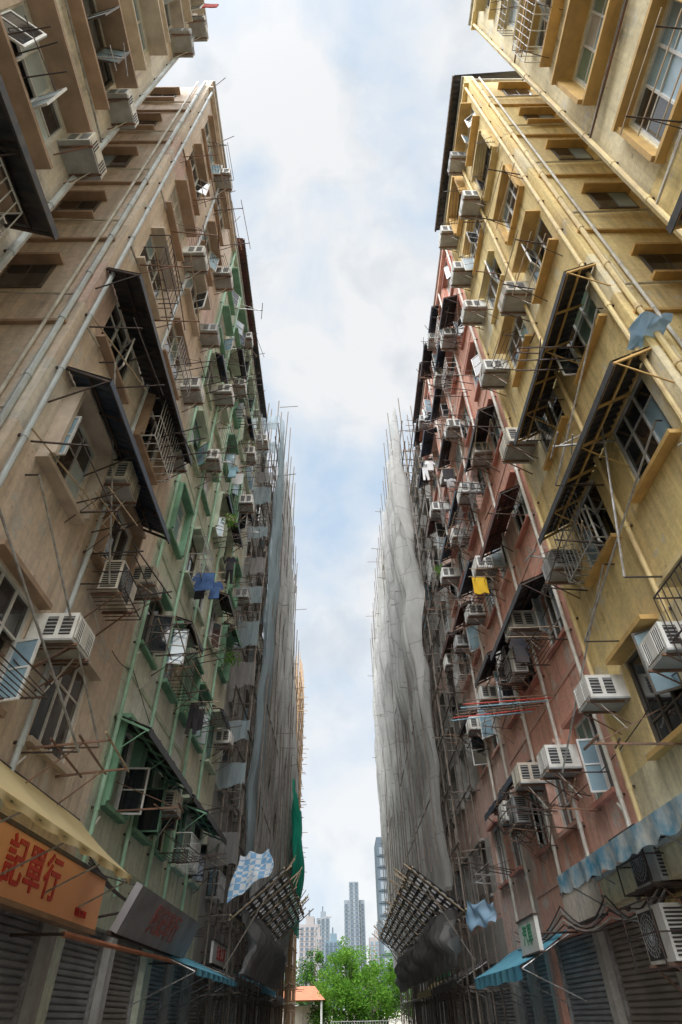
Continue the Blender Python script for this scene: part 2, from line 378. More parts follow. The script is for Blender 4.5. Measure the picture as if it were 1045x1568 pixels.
building(1,10.5,17.3,[(10.9,12.05),(13.0,14.15),(15.1,16.3)],['wall_pink','wall_palepink','wall_pink','wall_red'],['trim_pink','trim_red'],'frame_white',(10.65,12.85,14.8),'pipe_white',shops=[(10.8,13.6),(13.9,17)],seed=15,accent='trim_pink')
building(1,17.3,21.5,[(17.8,18.9),(19.8,20.9)],['wall_palepink','wall_pink'],['trim_pink','trim_red'],'alu',(17.45,19.3),'pipe_white',shops=[(17.6,19.3),(19.6,21.2)],seed=16,roofsheet='sheet_dark')
building(1,21.5,36,[(22.3+2.5*i,23.5+2.5*i) for i in range(5)],['wall_grey','wall_palepink'],['trim_grey'],'frame_dark',(),seed=17,shops=[(21.8,26),(26.4,31),(31.4,35.7)])
building(1,36,51,[(36.8+2.7*i,38+2.7*i) for i in range(5)],['wall_grey','wall_cream'],['trim_grey'],'frame_dark',(),seed=18,shops=[(36.3,41),(41.4,46),(46.4,50.7)])
for side,s0,s1 in ((-1,3.45,4.97),(1,3.45,4.9)):
    e=empty('light_well_wall'); b=MB(fn_side(side)); b.box(s0+.002,s1-.002,0,ZR,-3.4,-3.1,'wall_beige' if side<0 else 'wall_yellow'); b.obj('wall',e)
# ---------------------------------------------------------------- air conditioners
def ac_mesh(mat):
    b=MB(FN_LOCAL); w,h,dp=.68,.44,.55
    b.box(-w/2,w/2,0.03,h,-.1,dp,mat)
    b.box(-w/2-.006,w/2+.006,.0,.03,-.1,dp+.01,'ac_grey')
    b.box(-w/2+.04,w/2-.04,.07,h-.04,dp,dp+.004,'vent_dark')
    for i in range(13):
        s=-w/2+.05+(w-.1)*i/12; b.box(s-.006,s+.006,.07,h-.04,dp+.004,dp+.012,mat)
    b.box(-w/2+.04,-w/2+.1,.07,h-.04,dp+.005,dp+.016,mat); b.box(-.1,.1,.07,h-.04,dp+.005,dp+.016,mat)
    for sg in (-1,1):
        o=sg*w/2
        lo,hi=(o,o+sg*.004)
        for (u0,u1) in ((.12,.27),(.34,dp-.05)):
            b.box(min(lo,hi),max(lo,hi),.09,h-.06,u0,u1,'vent_dark')
            for i in range(5):
                z=.12+(h-.21)*i/4; x0,x1=sorted((o+sg*.004,o+sg*.012)); b.box(x0,x1,z-.008,z+.008,u0,u1,'ac_grey')
    for s in (-.24,.24):
        b.box(s-.018,s+.018,-.035,-.002,-.02,dp+.05,'pipe_rust'); b.tube((s,-.03,dp-.02),(s,-.42,0),.013,'pipe_rust',4)
    b.tube((.2,0,.4),(.25,-.5,.1),.01,'pipe_white',4)
    return b.mesh('air_conditioner')
ACS=[ac_mesh(m) for m in ('ac_white','ac_cream','ac_white','ac_grey','ac_white')]
def condenser_mesh(mat):
    b=MB(FN_LOCAL); w,h,dp=.82,.62,.34
    b.box(-w/2,w/2,0,h,.12,.12+dp,mat); f=.12+dp
    b.box(-w/2+.03,-w/2+.58,.04,h-.04,f,f+.004,'vent_dark')
    cx,cz=-w/2+.3,h/2
    for r in (.06,.12,.18,.24):
        for i in range(20):
            a=2*math.pi*i/20;a2=2*math.pi*(i+1)/20
            b.tube((cx+r*math.cos(a),cz+r*math.sin(a),f+.02),(cx+r*math.cos(a2),cz+r*math.sin(a2),f+.02),.004,'ac_grey',4)
    for i in range(10):
        a=math.pi*i/10; b.tube((cx+.26*math.cos(a),cz+.26*math.sin(a),f+.014),(cx-.26*math.cos(a),cz-.26*math.sin(a),f+.014),.003,'ac_grey',4)
    for i in range(12):
        z=.06+(h-.12)*i/11
        b.box(-w/2-.012,-w/2,z-.012,z+.01,.16,f-.04,'vent_dark'); b.box(w/2,w/2+.012,z-.012,z+.01,.16,f-.04,'vent_dark')
    for s in (-.3,.3):
        b.box(s-.02,s+.02,-.05,-.002,0,f+.08,'pipe_rust'); b.tube((s,-.03,f),(s,-.5,0),.015,'pipe_rust',4)
    for i in range(9): b.tube((-.5+.125*i,-.06,.0),(-.5+.125*i,-.06,f+.18),.009,'metal_dark',4)
    for z in (-.06,.3,.66):
        b.tube((-.5,z,f+.18),(.5,z,f+.18),.012,'metal_dark',4); b.tube((-.5,z,0),(-.5,z,f+.18),.012,'metal_dark',4); b.tube((.5,z,0),(.5,z,f+.18),.012,'metal_dark',4)
    for s in (-.5,.5): b.tube((s,-.06,f+.18),(s,.66,f+.18),.012,'metal_dark',4)
    return b.mesh('condenser')
CO=condenser_mesh('ac_cream'); CO2=condenser_mesh('ac_white'); CO3=condenser_mesh('ac_grey')
def zc(k): return F0+FH*k+1.475
ACP=[(-1,7.55,range(7),.55),(-1,9.95,range(7),.75),(-1,3.08,range(2,7),.4),
     (-1,12.62,range(7),.5),(-1,14.5,range(7),.6),(-1,18.3,range(7),.6),(-1,20.4,range(7),.5),
     (1,7.15,range(7),.6),(1,9.6,range(7),.85),(1,3.1,range(2,7),.4),(1,12.45,range(7),.9),(1,14.5,range(7),.75),(1,16.75,range(7),.7),(1,19.2,range(7),.8),(1,21.1,range(7),.5)]
for side,s,ks,p in ACP:
    for k in ks:
        if R.random()<p:
            sz=.85 if s<4 else R.uniform(.95,1.1)
            place(R.choice(ACS),'air_conditioner',side,s+R.uniform(-.08,.08),zc(k)+R.uniform(-.3,.35),R.uniform(-.05,.1),sc=(R.uniform(1,1.12)*sz,sz,sz*R.uniform(.98,1.1)),rz=R.uniform(-.03,.03))
place(CO,'outdoor_air_conditioner',-1,8.5,7.15,.15); place(ACS[0],'air_conditioner',-1,7.4,5.6,.12)
place(CO2,'outdoor_air_conditioner',1,9.7,2.1,.2); place(CO3,'outdoor_air_conditioner',1,9.5,2.95,.15)
place(CO3,'outdoor_air_conditioner',1,16.1,5.2,.1); place(CO2,'outdoor_air_conditioner',1,13.6,8.0,.1)
# ---------------------------------------------------------------- laundry racks and clothes
def rack_mesh(v,rng):
    b=MB(FN_LOCAL); mt=rng.choice(['metal_dark','pipe_rust','metal_grey','metal_dark'])
    if v==0:
        for s in (-.6,.6):
            b.tube((s,0,0),(s+.03,.12,1.05),.016,mt,4); b.tube((s,-.45,0),(s+.02,.08,.7),.011,mt,4)
        for d in (.35,.7,1.03): b.tube((-.85,.12*d,d),(.85,.12*d+.02,d),.014,rng.choice([mt,'bamboo']),4)
    elif v==1:
        for i in range(3):
            b.tube((-.3+.28*i,0,0),(-.35+.3*i+rng.uniform(-.15,.15),.22+rng.uniform(-.1,.1),1.35),.014,mt,4)
        b.tube((-.5,.1,.9),(.5,.12,.95),.013,mt,4); b.tube((-.35,.35,0),(-.35,.1,1.0),.007,mt,4)
    elif v==2:
        b.tube((0,0,0),(0,.05,1.2),.02,mt,4); b.tube((-.3,.05,1.2),(.35,.05,1.15),.018,mt,4); b.tube((0,.5,0),(0,.05,1.1),.008,mt,4)
        b.tube((-.25,.04,.8),(.25,.04,.85),.014,mt,4)
    elif v==3:
        for s in (-.55,.55): b.tube((s,0,0),(s,0,.75),.013,mt,4); b.tube((s,.45,0),(s,0,.75),.009,mt,4)
        for i in range(7): b.tube((-.6,0,.1+.1*i),(.6,0,.1+.1*i),.007,mt,4)
        b.tube((-.6,.12,.75),(.6,.12,.75),.01,mt,4)
    else:
        b.tube((-.9,0,.12),(.9,.25,.5),.015,'bamboo',5); b.tube((-.7,0,0),(-.6,.05,.9),.014,mt,4); b.tube((.6,.0,0),(.65,.1,.95),.014,mt,4); b.tube((-.8,.06,.8),(.9,.12,.85),.012,mt,4)
    return b.mesh('laundry_rack')
RK=[rack_mesh(i%5,R) for i in range(10)]
WC={-1:[(1.95,range(1,7)),(6.4,range(0,7)),(8.7,range(0,7)),(11.8,range(0,7)),(13.7,range(0,7)),(15.5,range(0,7)),(17.2,range(0,7)),(19.3,range(0,7))],
     1:[(1.95,range(1,7)),(6.0,range(0,7)),(8.4,range(0,7)),(11.5,range(0,7)),(13.6,range(0,7)),(15.7,range(0,7)),(18.3,range(0,7)),(20.3,range(0,7))]}
def garment(b,s,z,d0,rng,mat):
    k=rng.random()
    if k<.5: o=[(-.08,0),(-.2,-.02),(-.36,-.22),(-.29,-.3),(-.2,-.2),(-.21,-.62),(.21,-.6),(.2,-.2),(.29,-.3),(.36,-.22),(.2,-.02),(.08,0),(0,-.05)]
    elif k<.65: o=[(-.17,0),(.17,0),(.22,-.85),(.08,-.86),(.0,-.3),(-.07,-.86),(-.22,-.84)]
    else: o=[(-.3,0),(.3,.0),(.31,-.55),(.1,-.6),(-.12,-.53),(-.3,-.58)]
    c=rng.uniform(-.06,.06); n=len(o)
    pts=[(s+c*math.sin(q[1]*6),z+q[1],d0+q[0]*.7) for q in o]+[(s+.03+c*math.sin(q[1]*6+.8),z+q[1],d0+q[0]*.7) for q in o]
    fs=[tuple(range(n)),tuple(range(n,2*n))]+[(i,(i+1)%n,n+(i+1)%n,n+i) for i in range(n)]
    b.add(pts,fs,mat)
def laundry(side,s,z,n,rng,mats):
    b=MB(fn_side(side))
    b.tube((s,z+.02,0),(s+.1,z+.06,1.1),.012,'bamboo',4); b.tube((s+.45,z+.02,0),(s+.5,z+.06,1.05),.012,'bamboo',4)
    for i in range(n):
        garment(b,s+(.05 if i%2 else .48),z+.02,.3+.6*rng.random(),rng,rng.choice(mats))
    b.obj('hanging_laundry')
for side in (-1,1):
    for s,ks in WC[side]:
        for k in ks:
            near=s<4
            if R.random()<(.5 if near else .8): place(R.choice(RK),'laundry_rack',side,s+R.uniform(-.4,.4),zc(k)-.85+R.uniform(-.15,.5),.02,sc=(R.uniform(.75,1.15)*(.7 if near else 1),R.uniform(.8,1.2)*(.7 if near else 1),R.uniform(.8,1.3)),rz=R.uniform(-.12,.12))
            if (not near) and R.random()<.45: place(R.choice(RK),'laundry_rack',side,s+R.uniform(.5,1.1),zc(k)+R.uniform(-.6,.9),.02,sc=(R.uniform(.6,1.1),R.uniform(.6,1.),1),rz=R.uniform(-.2,.2))
CM=['cl_white','cl_dark','cl_cyan','cl_white','cl_dark']
for (side,s,k,n,ms) in [(-1,13.4,2,4,['cl_dark','cl_dark','cl_blue']),(-1,14.9,1,2,['cl_dark']),(-1,15.3,4,2,CM),(-1,16.9,3,2,['cl_dark']),
    (1,15.6,4,2,['cl_white','cl_dark']),(1,13.4,2,1,['cl_yellow']),(1,18.2,5,2,['cl_white']),(1,11.2,1,1,['cl_dark']),(-1,2,6,2,['cl_red','cl_cyan'])]:
    laundry(side,s,zc(k)-.55,n,R,ms)
# ---------------------------------------------------------------- canopies
def canopy(side,s0,s1,z,dout,drop,mat='sheet_dark',under='metal_dark',W=None):
    b=MB(fn_side(side,W)); n=int((s1-s0)/.07); pts=[];fs=[]
    for i in range(n+1):
        s=s0+(s1-s0)*i/n; o=.022*(i%2); w=.015*math.sin(i*.7)
        pts+=[(s,z+drop+o,.01),(s,z+o+w,dout)]
    for i in range(n): fs.append((2*i,2*i+1,2*i+3,2*i+2))
    b.add(pts,fs,mat)
    b.box(s0,s1,z-.07,z-.025,dout-.06,dout-.02,under); b.box(s0,s1,z-.16,z-.01,dout+.0,dout+.02,mat)
    m=max(2,int((s1-s0)/.75))
    for i in range(m+1):
        s=s0+.02+(s1-s0-.04)*i/m
        b.obox((s-.018,z+drop-.07,.0),(.036,0,0),(0,.045,0),(0,-drop,dout-.03),under)
        if i%2==0: b.tube((s,z-.03,dout-.05),(s,z-.55,0),.014,under,4)
    b.box(s0,s1,z+drop*.5-.06,z+drop*.5-.02,dout*.5-.02,dout*.5+.02,under)
    b.obj('corrugated_canopy')
canopy(-1,5.0,9.9,12.25,.72,.3,'sheet_dark'); canopy(-1,5.3,9.3,9.25,.85,.4,'sheet_blue'); canopy(-1,.2,3.1,9.3,.8,.35)
canopy(-1,10.9,14.9,5.85,.75,.3,'sheet_dark','trim_green'); canopy(-1,17,20.3,5.9,.75,.25,'sheet_dark','trim_green')
canopy(1,4.85,9.0,11.85,.68,.35,'sheet_dark','trim_ochre'); canopy(1,4.9,9.2,9.0,.75,.4,'sheet_dark','trim_ochre'); canopy(1,.2,2.95,8.95,.75,.35,'sheet_dark','trim_ochre')
canopy(1,10.7,14.2,8.95,.8,.35); canopy(1,10.8,13.6,11.9,.65,.3,'sheet_red'); canopy(1,10.8,13.4,15.4,.6,.28,'sheet_dark')
for s0,s1,ks in ((14.9,17.0,(0,1,2,3,4,5,6)),(17.6,19.2,(0,2,3,5)),(19.5,21.4,(1,2,3,4,5,6)),(12.9,14.4,(5,6)),(10.8,12.2,(5,))):
    for k in ks: canopy(1,s0+R.uniform(-.1,.1),s1,zc(k)+.83,R.uniform(.5,.75),.28,R.choice(['sheet_dark','sheet_dark','sheet_red','sheet_blue']),'metal_dark')
for s0,s1,ks in ((13.0,14.5,(1,5)),(16.6,18.0,(0,2,3,5)),(18.7,20.2,(1,2,4)),(11.2,12.4,(4,)),(15,16,(3,))):
    for k in ks: canopy(-1,s0,s1,zc(k)+.83,R.uniform(.4,.6),.22,R.choice(['sheet_dark','trim_green','sheet_blue']),'metal_dark')
# ---------------------------------------------------------------- shop awnings, signs
def awning(side,s0,s1,zin,zout,dout,mat,val=.15,din=.05,valmat=None,sag=.05):
    e=empty('shop_awning'); b=MB(fn_side(side)); n=int((s1-s0)/.12); m=8; pts=[];fs=[]
    for i in range(n+1):
        s=s0+(s1-s0)*i/n
        for j in range(m+1):
            t=j/m; pts.append((s,zin+(zout-zin)*t-sag*math.sin(math.pi*t)*(.6+.4*math.sin(s*5)),din+(dout-din)*t))
    for i in range(n):
        for j in range(m): a=i*(m+1)+j; fs.append((a,a+1,a+m+2,a+m+1))
    b.add(pts,fs,mat)
    pts=[];fs=[]
    for i in range(n+1):
        s=s0+(s1-s0)*i/n; w=.02*math.sin(s*9)
        pts+=[(s,zout,dout+.002),(s,zout-val*.5,dout+w),(s,zout-val*(.8+.2*abs(math.sin(s*6))),dout+w*1.6)]
    for i in range(n):
        for j in range(2): a=i*3+j; fs.append((a,a+1,a+4,a+3))
    b.add(pts,fs,valmat or mat); b.obj('canvas',e,smooth=True,recalc=False)
    c=MB(fn_side(side)); c.tube((s0,zout-.03,dout-.03),(s1,zout-.03,dout-.03),.02,'metal_dark'); c.tube((s0,zin-.05,din+.05),(s1,zin-.05,din+.05),.02,'metal_dark')
    k=max(1,int((s1-s0)/1.3))
    for i in range(k+1):
        s=s0+.03+(s1-s0-.06)*i/k; c.tube((s,zin-.08,din),(s,zout-.06,dout-.03),.014,'metal_grey'); c.tube((s,zout-.6,0),(s,zout-.06,dout-.05),.012,'metal_grey')
    c.obj('frame',e)
awning(-1,2.5,10.3,4.15,3.3,1.15,'awn_cream',.1); awning(-1,15.2,21,2.95,2.45,1.35,'awn_blue',.12)
awning(1,3,12.3,3.75,3.5,1.0,'awn_camo',.32); awning(1,15.2,20.8,3.0,2.4,1.25,'awn_blue',.25)
awning(-1,22,27,3.0,2.6,1.2,'net_dark',.2); awning(-1,28,34,3.1,2.6,1.3,'awn_blue',.2); awning(1,24,30,3.1,2.5,1.3,'net_dark',.2); awning(1,32,38,3.1,2.5,1.2,'awn_cream',.2); awning(-1,36,41,3,2.5,1.2,'net_dark',.2)
def textmesh(body,size,side,s,z,d,mat,parent,W=None,mat4=None):
    cu=bpy.data.curves.new('lettering','FONT'); cu.body=body; cu.size=size; cu.align_x='CENTER'; cu.align_y='CENTER'; cu.extrude=.006; cu.offset=.008; cu.space_character=1.15
    o=bpy.data.objects.new('tmp',cu); scene.collection.objects.link(o)
    bpy.context.view_layer.update()
    me=bpy.data.meshes.new_from_object(o.evaluated_get(bpy.context.evaluated_depsgraph_get())); bpy.data.objects.remove(o)
    me.materials.clear(); me.materials.append(M[mat])
    t=bpy.data.objects.new('lettering',me); scene.collection.objects.link(t); t.parent=parent
    w=W or (WL if side<0 else WR)
    if mat4 is not None: t.matrix_world=mat4
    elif side<0: t.matrix_world=Matrix(((0,0,1,-w+d),(1,0,0,s),(0,1,0,z),(0,0,0,1)))
    else: t.matrix_world=Matrix(((0,0,-1,w-d),(-1,0,0,s),(0,1,0,z),(0,0,0,1)))
e=empty('shop_sign'); b=MB(fn_side(-1)); b.box(3.5,11.2,2.72,3.4,.3,.44,'sign_orange'); b.box(3.5,11.2,2.66,2.72,.28,.46,'wood'); b.box(3.5,11.2,3.4,3.45,.28,.46,'metal_dark')
for s in (4,6.2,8.4,10.6): b.box(s,s+.06,2.9,3.2,0,.3,'metal_dark')
b.obj('board',e); textmesh('記單行',.54,-1,8.5,3.06,.448,'sign_red',e); textmesh('電話 2711',.1,-1,10.4,2.85,.448,'sign_red',e)
e=empty('shop_sign'); b=MB(fn_side(-1)); b.obox((11.4,2.75,.60),(5.2,0,0),(0,.66,.30),(0,-.055,.12),'sign_grey'); b.box(11.4,16.6,2.68,2.74,.56,.64,'metal_dark')
for s in (11.6,13.9,16.3): b.tube((s,2.9,0),(s,3.0,.66),.02,'metal_dark'); b.tube((s,3.6,0),(s,3.38,.85),.012,'metal_dark')
b.obj('board',e)
cs=(2.75+.33-.055-.006, .60+.15+.12+.012)
textmesh('興記車行',.5,-1,0,0,0,'sign_faded',e,mat4=Matrix(((0,.414,.91,-WL+cs[1]),(1,0,0,13.8),(0,.91,-.414,cs[0]),(0,0,0,1))))
def label(side,s0,s1,z0,z1,d,mat,txt=None,tm='sign_red',size=.3):
    e=empty('shop_sign'); b=MB(fn_side(side)); b.box(s0,s1,z0,z1,d-.08,d,mat)
    b.box(s0-.03,s1+.03,z1,z1+.03,d-.1,d+.02,'metal_dark'); b.box(s0-.03,s1+.03,z0-.03,z0,d-.1,d+.02,'metal_dark')
    for s in (s0+.1,s1-.1): b.tube((s,(z0+z1)/2,0),(s,(z0+z1)/2,d-.08),.02,'metal_dark')
    b.obj('board',e)
    if txt: textmesh(txt,size,side,(s0+s1)/2,(z0+z1)/2,d+.003,tm,e)
label(1,12.4,14.4,2.95,3.5,.3,'wall_cream'); label(1,14.7,16.2,2.6,3.2,.9,'sign_white','汽車',  'sign_green',.4)
label(-1,22,25,2.95,3.5,.4,'sign_white','五金工程','sign_red',.4); label(1,31,35,2.9,3.5,.5,'sign_green','合興','sign_white',.45); label(-1,29.5,34,3,3.6,.5,'sign_orange','金屬','sign_red',.4)
b=MB(fn_side(-1)); b.tube((9.3,2.5,.7),(16.2,2.6,.75),.035,'roof_orange',8); b.tube((9.3,2.5,.0),(9.3,2.5,.72),.02,'metal_dark'); b.tube((16.2,2.6,0),(16.2,2.6,.77),.02,'metal_dark'); b.obj('awning_pole')
b=MB(fn_side(1)); b.box(6.5,11.6,2.95,3.32,.05,.5,'wall_paleyellow'); b.box(6.45,11.65,3.32,3.38,.04,.55,'concrete'); b.obj('concrete_lintel')
b=MB(fn_side(1)); b.box(10.3,10.5,2.75,2.85,.3,.6,'ac_white'); b.tube((10.4,2.8,.6),(10.4,2.78,.66),.035,'vent_dark',8); b.box(10.37,10.43,2.85,3.0,.4,.46,'metal_grey'); b.obj('security_camera')
# ---------------------------------------------------------------- scaffolding
def net(side,s0,s1,ztop,zbot,d,mat,rng,amp=.16,sag=.8,name='scaffold_netting'):
    b=MB(fn_side(side)); ns=max(6,int((s1-s0)/.08)); nz=56; pts=[];fs=[]
    ph=[rng.uniform(0,6) for _ in range(8)]; L=s1-s0
    for i in range(ns+1):
        t=i/ns; zt=ztop-sag*math.sin(math.pi*t)**.7-.3*abs(math.sin(7*t+ph[0]))
        for j in range(nz+1):
            q=j/nz; z=zt+(zbot-zt)*q
            s=s0+L*(.5+(t-.5)*(1+.06*math.sin(q*5+ph[1])))
            fan=(t-.5)*2.2*math.sin(q*3.0+ph[7])
            f=(abs(math.sin(s*3.1+ph[2]+fan*1.4+.9*math.sin(q*4+ph[3])+z*.05))-.5)*amp*1.9+math.sin(s*7.3+ph[4]+fan*2+1.6*math.sin(q*6+ph[5]))*amp*.55
            f+=math.sin(s*14+z*.6+ph[6])*amp*.28
            f*=(.5+.9*math.sin(math.pi*min(1,q*1.1+.1)))
            pinch=.14*abs(math.sin(z*math.pi/3.6+ph[3]))
            pts.append((s,z,d+f+.15*math.sin(q*math.pi)+pinch))
    for i in range(ns):
        for j in range(nz): a=i*(nz+1)+j; fs.append((a,a+1,a+nz+2,a+nz+1))
    b.add(pts,fs,mat); return b.obj(name,smooth=True,recalc=False)
def scaffold(side,s0,s1,ztop,dd,mat,rng,step=1.1,zst=1.8,extra=1,out=.9,W=None,front=None):
    b=MB(fn_side(side,W)); s=s0
    while s<=s1+.01:
        for d in dd:
            z=0
            while z<ztop:
                z2=min(z+6,ztop+rng.uniform(.2,1.4)); j=rng.uniform(-.07,.07)
                b.tube((s+j,z,d+rng.uniform(-.04,.04)),(s+rng.uniform(-.07,.07),z2+.4,d+rng.uniform(-.05,.05)),.035,mat,5); z+=6
        z=2.2
        while z<ztop:
            if rng.random()<.8: b.tube((s,z,0),(s+rng.uniform(-.1,.1),z+rng.uniform(-.1,.1),max(dd)+rng.uniform(.05,.5)*(out if rng.random()<.35 else .3)),.022,mat,4)
            z+=zst
        s+=step*rng.uniform(.8,1.2)
    for d in dd:
        z=2.3
        while z<ztop:
            b.tube((s0-rng.uniform(0,.6),z,d+.04),((s0+s1)/2+.4,z+rng.uniform(-.15,.15),d+.04),.032,mat,5); b.tube(((s0+s1)/2-.4,z+.05,d+.02),(s1+rng.uniform(0,.5),z+rng.uniform(-.15,.15),d+.04),.032,mat,5); z+=zst
    for i in range(int(extra*(s1-s0)*.4)):
        a=rng.uniform(s0,s1-2); z=rng.uniform(3,ztop-5); b.tube((a,z,max(dd)+.05),(a+rng.uniform(1.5,3),z+4,max(dd)+.05),.024,mat,4)
    if front:
        s=s0+.4
        while s<s1:
            z=5.5
            while z<ztop:
                z2=min(z+6.5,ztop+rng.uniform(.3,1.3)); b.tube((s,z,front+rng.uniform(-.04,.06)),(s+rng.uniform(-.12,.12),z2,front+rng.uniform(-.04,.06)),.03,'bamboo_dark' if rng.random()<.5 else mat,5); z+=6
                if rng.random()<.3: b.tube((s,z,front-.5),(s+rng.uniform(-.1,.1),z+rng.uniform(-.1,.2),front+rng.uniform(.3,.8)),.02,'bamboo_dark',4)
            s+=rng.uniform(1.2,2.0)
        z=7.5
        while z<ztop:
            a=s0+rng.uniform(0,3)
            while a<s1-3:
                l=rng.uniform(3,6); b.tube((a,z,front-.03),(min(a+l,s1),z+rng.uniform(-.15,.15),front-.03),.026,'bamboo_dark',5); a+=l+rng.uniform(0,3)
            z+=3.6
    b.obj('bamboo_scaffolding')
rs=random.Random(5)
scaffold(1,21.6,51,28.8,(1.05,.35),'bamboo_dark',rs,front=1.75)
s=21.4
while s<50.5:
    w=rs.uniform(2.6,4.2); net(1,s,min(s+w+.3,51.3),29.3+rs.uniform(-.5,.5),rs.uniform(3.6,5.2),1.22+rs.uniform(-.04,.12),'net_grey',rs,amp=rs.uniform(.18,.32),sag=rs.uniform(.8,2.2)); s+=w
scaffold(-1,21.1,29,28.6,(1.0,.35),'bamboo_dark',rs,front=1.5)
s=21.0
while s<28.5:
    w=rs.uniform(2.2,3.2); net(-1,s,min(s+w+.2,29.1),28.6+rs.uniform(-.4,.4),rs.uniform(3.8,5),1.08+rs.uniform(0,.08),'net_grey' if s>23 else 'net_blue',rs,amp=.15,sag=1.0); s+=w
for a,bb,zt in ((29.1,33,25.5),(33,37,21),(37,42,16.5)):
    scaffold(-1,a,bb,zt,(1.0,.4),'bamboo_dark',rs,front=1.5); net(-1,a,bb,zt-.2,4,1.1,'net_grey',rs,amp=.14,sag=.6)
b=MB(fn_side(-1))
for i in range(12):
    z=5.6+i*1.9+rs.uniform(-.3,.3); n=6; h=rs.uniform(.6,1.3)
    for j in range(n):
        d0=.1+.95*j/n; d1=.1+.95*(j+1)/n; w0=.05*math.sin(j*1.9+i); w1=.05*math.sin((j+1)*1.9+i)
        b.quad((20.98+w0,z-.08*math.sin(j),d0),(20.98+w1,z-.08*math.sin(j+1),d1),(20.98-w1,z+h,d1),(20.98-w0,z+h,d0),'net_blue' if i%3 else 'net_dark')
b.obj('scaffold_tarpaulin_strips')
net(-1,34,42,12,5.2,1.62,'net_green',rs,amp=.08,sag=.3)
scaffold(-1,42,48.2,22.6,(1.25,.9,.3),'bamboo_orange',rs,step=.65,zst=.9,extra=3,out=1.4)
b2=MB(fn_side(-1))
for d in (-1.2,-.6,0,.4,.8,1.25): b2.tube((42-.05,0,d),(42-.05,23+rs.uniform(0,1.2),d),.03,'bamboo_orange')
z=2
while z<22.6: b2.tube((41.9,z,-1.4),(41.9,z+rs.uniform(-.1,.1),1.5+rs.uniform(0,.5)),.026,'bamboo_orange'); z+=.9
b2.obj('bamboo_scaffolding')
def catchfan(side,s0,s1,din,zin,dout,zout,rng):
    e=empty('scaffold_catch_platform'); b=MB(fn_side(side)); c=MB(fn_side(side))
    def pt(s,t,o=0): return Vector((s,zin+(zout-zin)*t+o,din+(dout-din)*t))
    n=int((s1-s0)/1.6)
    for i in range(n+1):
        s=s0+(s1-s0)*i/n; b.tube(pt(s,-.05,-.03),pt(s+rng.uniform(-.1,.1),1.03+rng.uniform(0,.3),-.03),.024,'bamboo',5)
        if i%3==0: b.tube(pt(s,.9),(s,zin-1.2,din-.1),.022,'bamboo_dark',4)
    for i in range(int((s1-s0)*.9)):
        s=rng.uniform(s0,s1); b.tube(pt(s,.93),(s+rng.uniform(-.4,.4),zout+rng.uniform(.1,.7),dout+rng.uniform(.1,.45)),.018,'bamboo',4)
    for t in (0,1.0): b.tube(pt(s0-.3,t,.01),pt(s1+.2,t,.01),.03,'bamboo',5)
    m=int((s1-s0)/.62); K=7
    for i in range(m):
        for j in range(K):
            a0=s0+(s1-s0)*(i+.14)/m; a1=s0+(s1-s0)*(i+.86)/m; t0=(j+.16)/K; t1=(j+.84)/K; o=.09+rng.uniform(0,.02)
            if rng.random()<.95: c.quad(pt(a0,t0,o),pt(a1,t0,o),pt(a1,t1,o),pt(a0,t1,o),rng.choice(['panel_grey']*6+['net_dark']))
    for i in range(m+1):
        s=s0+(s1-s0)*i/m; b.obox(pt(s-.085,0,.055),(.17,0,0),pt(0,1)-pt(0,0),(0,.012,0),'sheet_dark')
    for j in range(K+1):
        t=max(0,j/K-.025); b.obox(pt(s0,t,.07),(s1-s0,0,0),pt(0,.055)-pt(0,0),(0,.012,0),'sheet_dark')
    b.obj('bamboo_frame',e); c.obj('panels',e)
catchfan(-1,20.3,31,1.15,3.9,2.65,5.05,rs); catchfan(1,20.8,42,1.25,4.0,2.75,5.1,rs)
net(1,20.8,42,4.5,2.7,1.5,'net_dark',rs,amp=.2,sag=.2,name='scaffold_skirt_cloth'); net(-1,20.4,31,4.4,2.6,1.4,'net_dark',rs,amp=.18,sag=.2,name='scaffold_skirt_cloth')
def tarp(side,pts4,mat,rng,name='blue_tarpaulin'):
    b=MB(fn_side(side)); n=18; P4=[Vector(p) for p in pts4]; pts=[];fs=[]
    for i in range(n+1):
        for j in range(n+1):
            u,v=i/n,j/n; p=(P4[0]*(1-u)+P4[1]*u)*(1-v)+(P4[3]*(1-u)+P4[2]*u)*v
            p=p+Vector((.04*math.sin(9*v+5*u),.06*math.sin(12*u+3*v),.05*math.sin(10*u-6*v))); pts.append(p)
    for i in range(n):
        for j in range(n): a=i*(n+1)+j; fs.append((a,a+1,a+n+2,a+n+1))
    b.add(pts,fs,mat); b.obj(name,smooth=True,recalc=False)
tarp(1,[(4.55,9.75,-.35),(4.55,9.75,.2),(5.1,9.6,.25),(5.0,9.6,-.3)],'tarp_plain',rs)
tarp(-1,[(20.1,4.2,1.0),(20.1,5.0,2.3),(20.9,5.7,2.1),(21,5.6,1.1)],'tarp_blue',rs,'checked_tarpaulin')
tarp(1,[(19.8,3.6,.6),(20.8,3.5,1.2),(20.8,4.2,1.2),(19.9,4.1,.5)],'tarp_plain',rs)
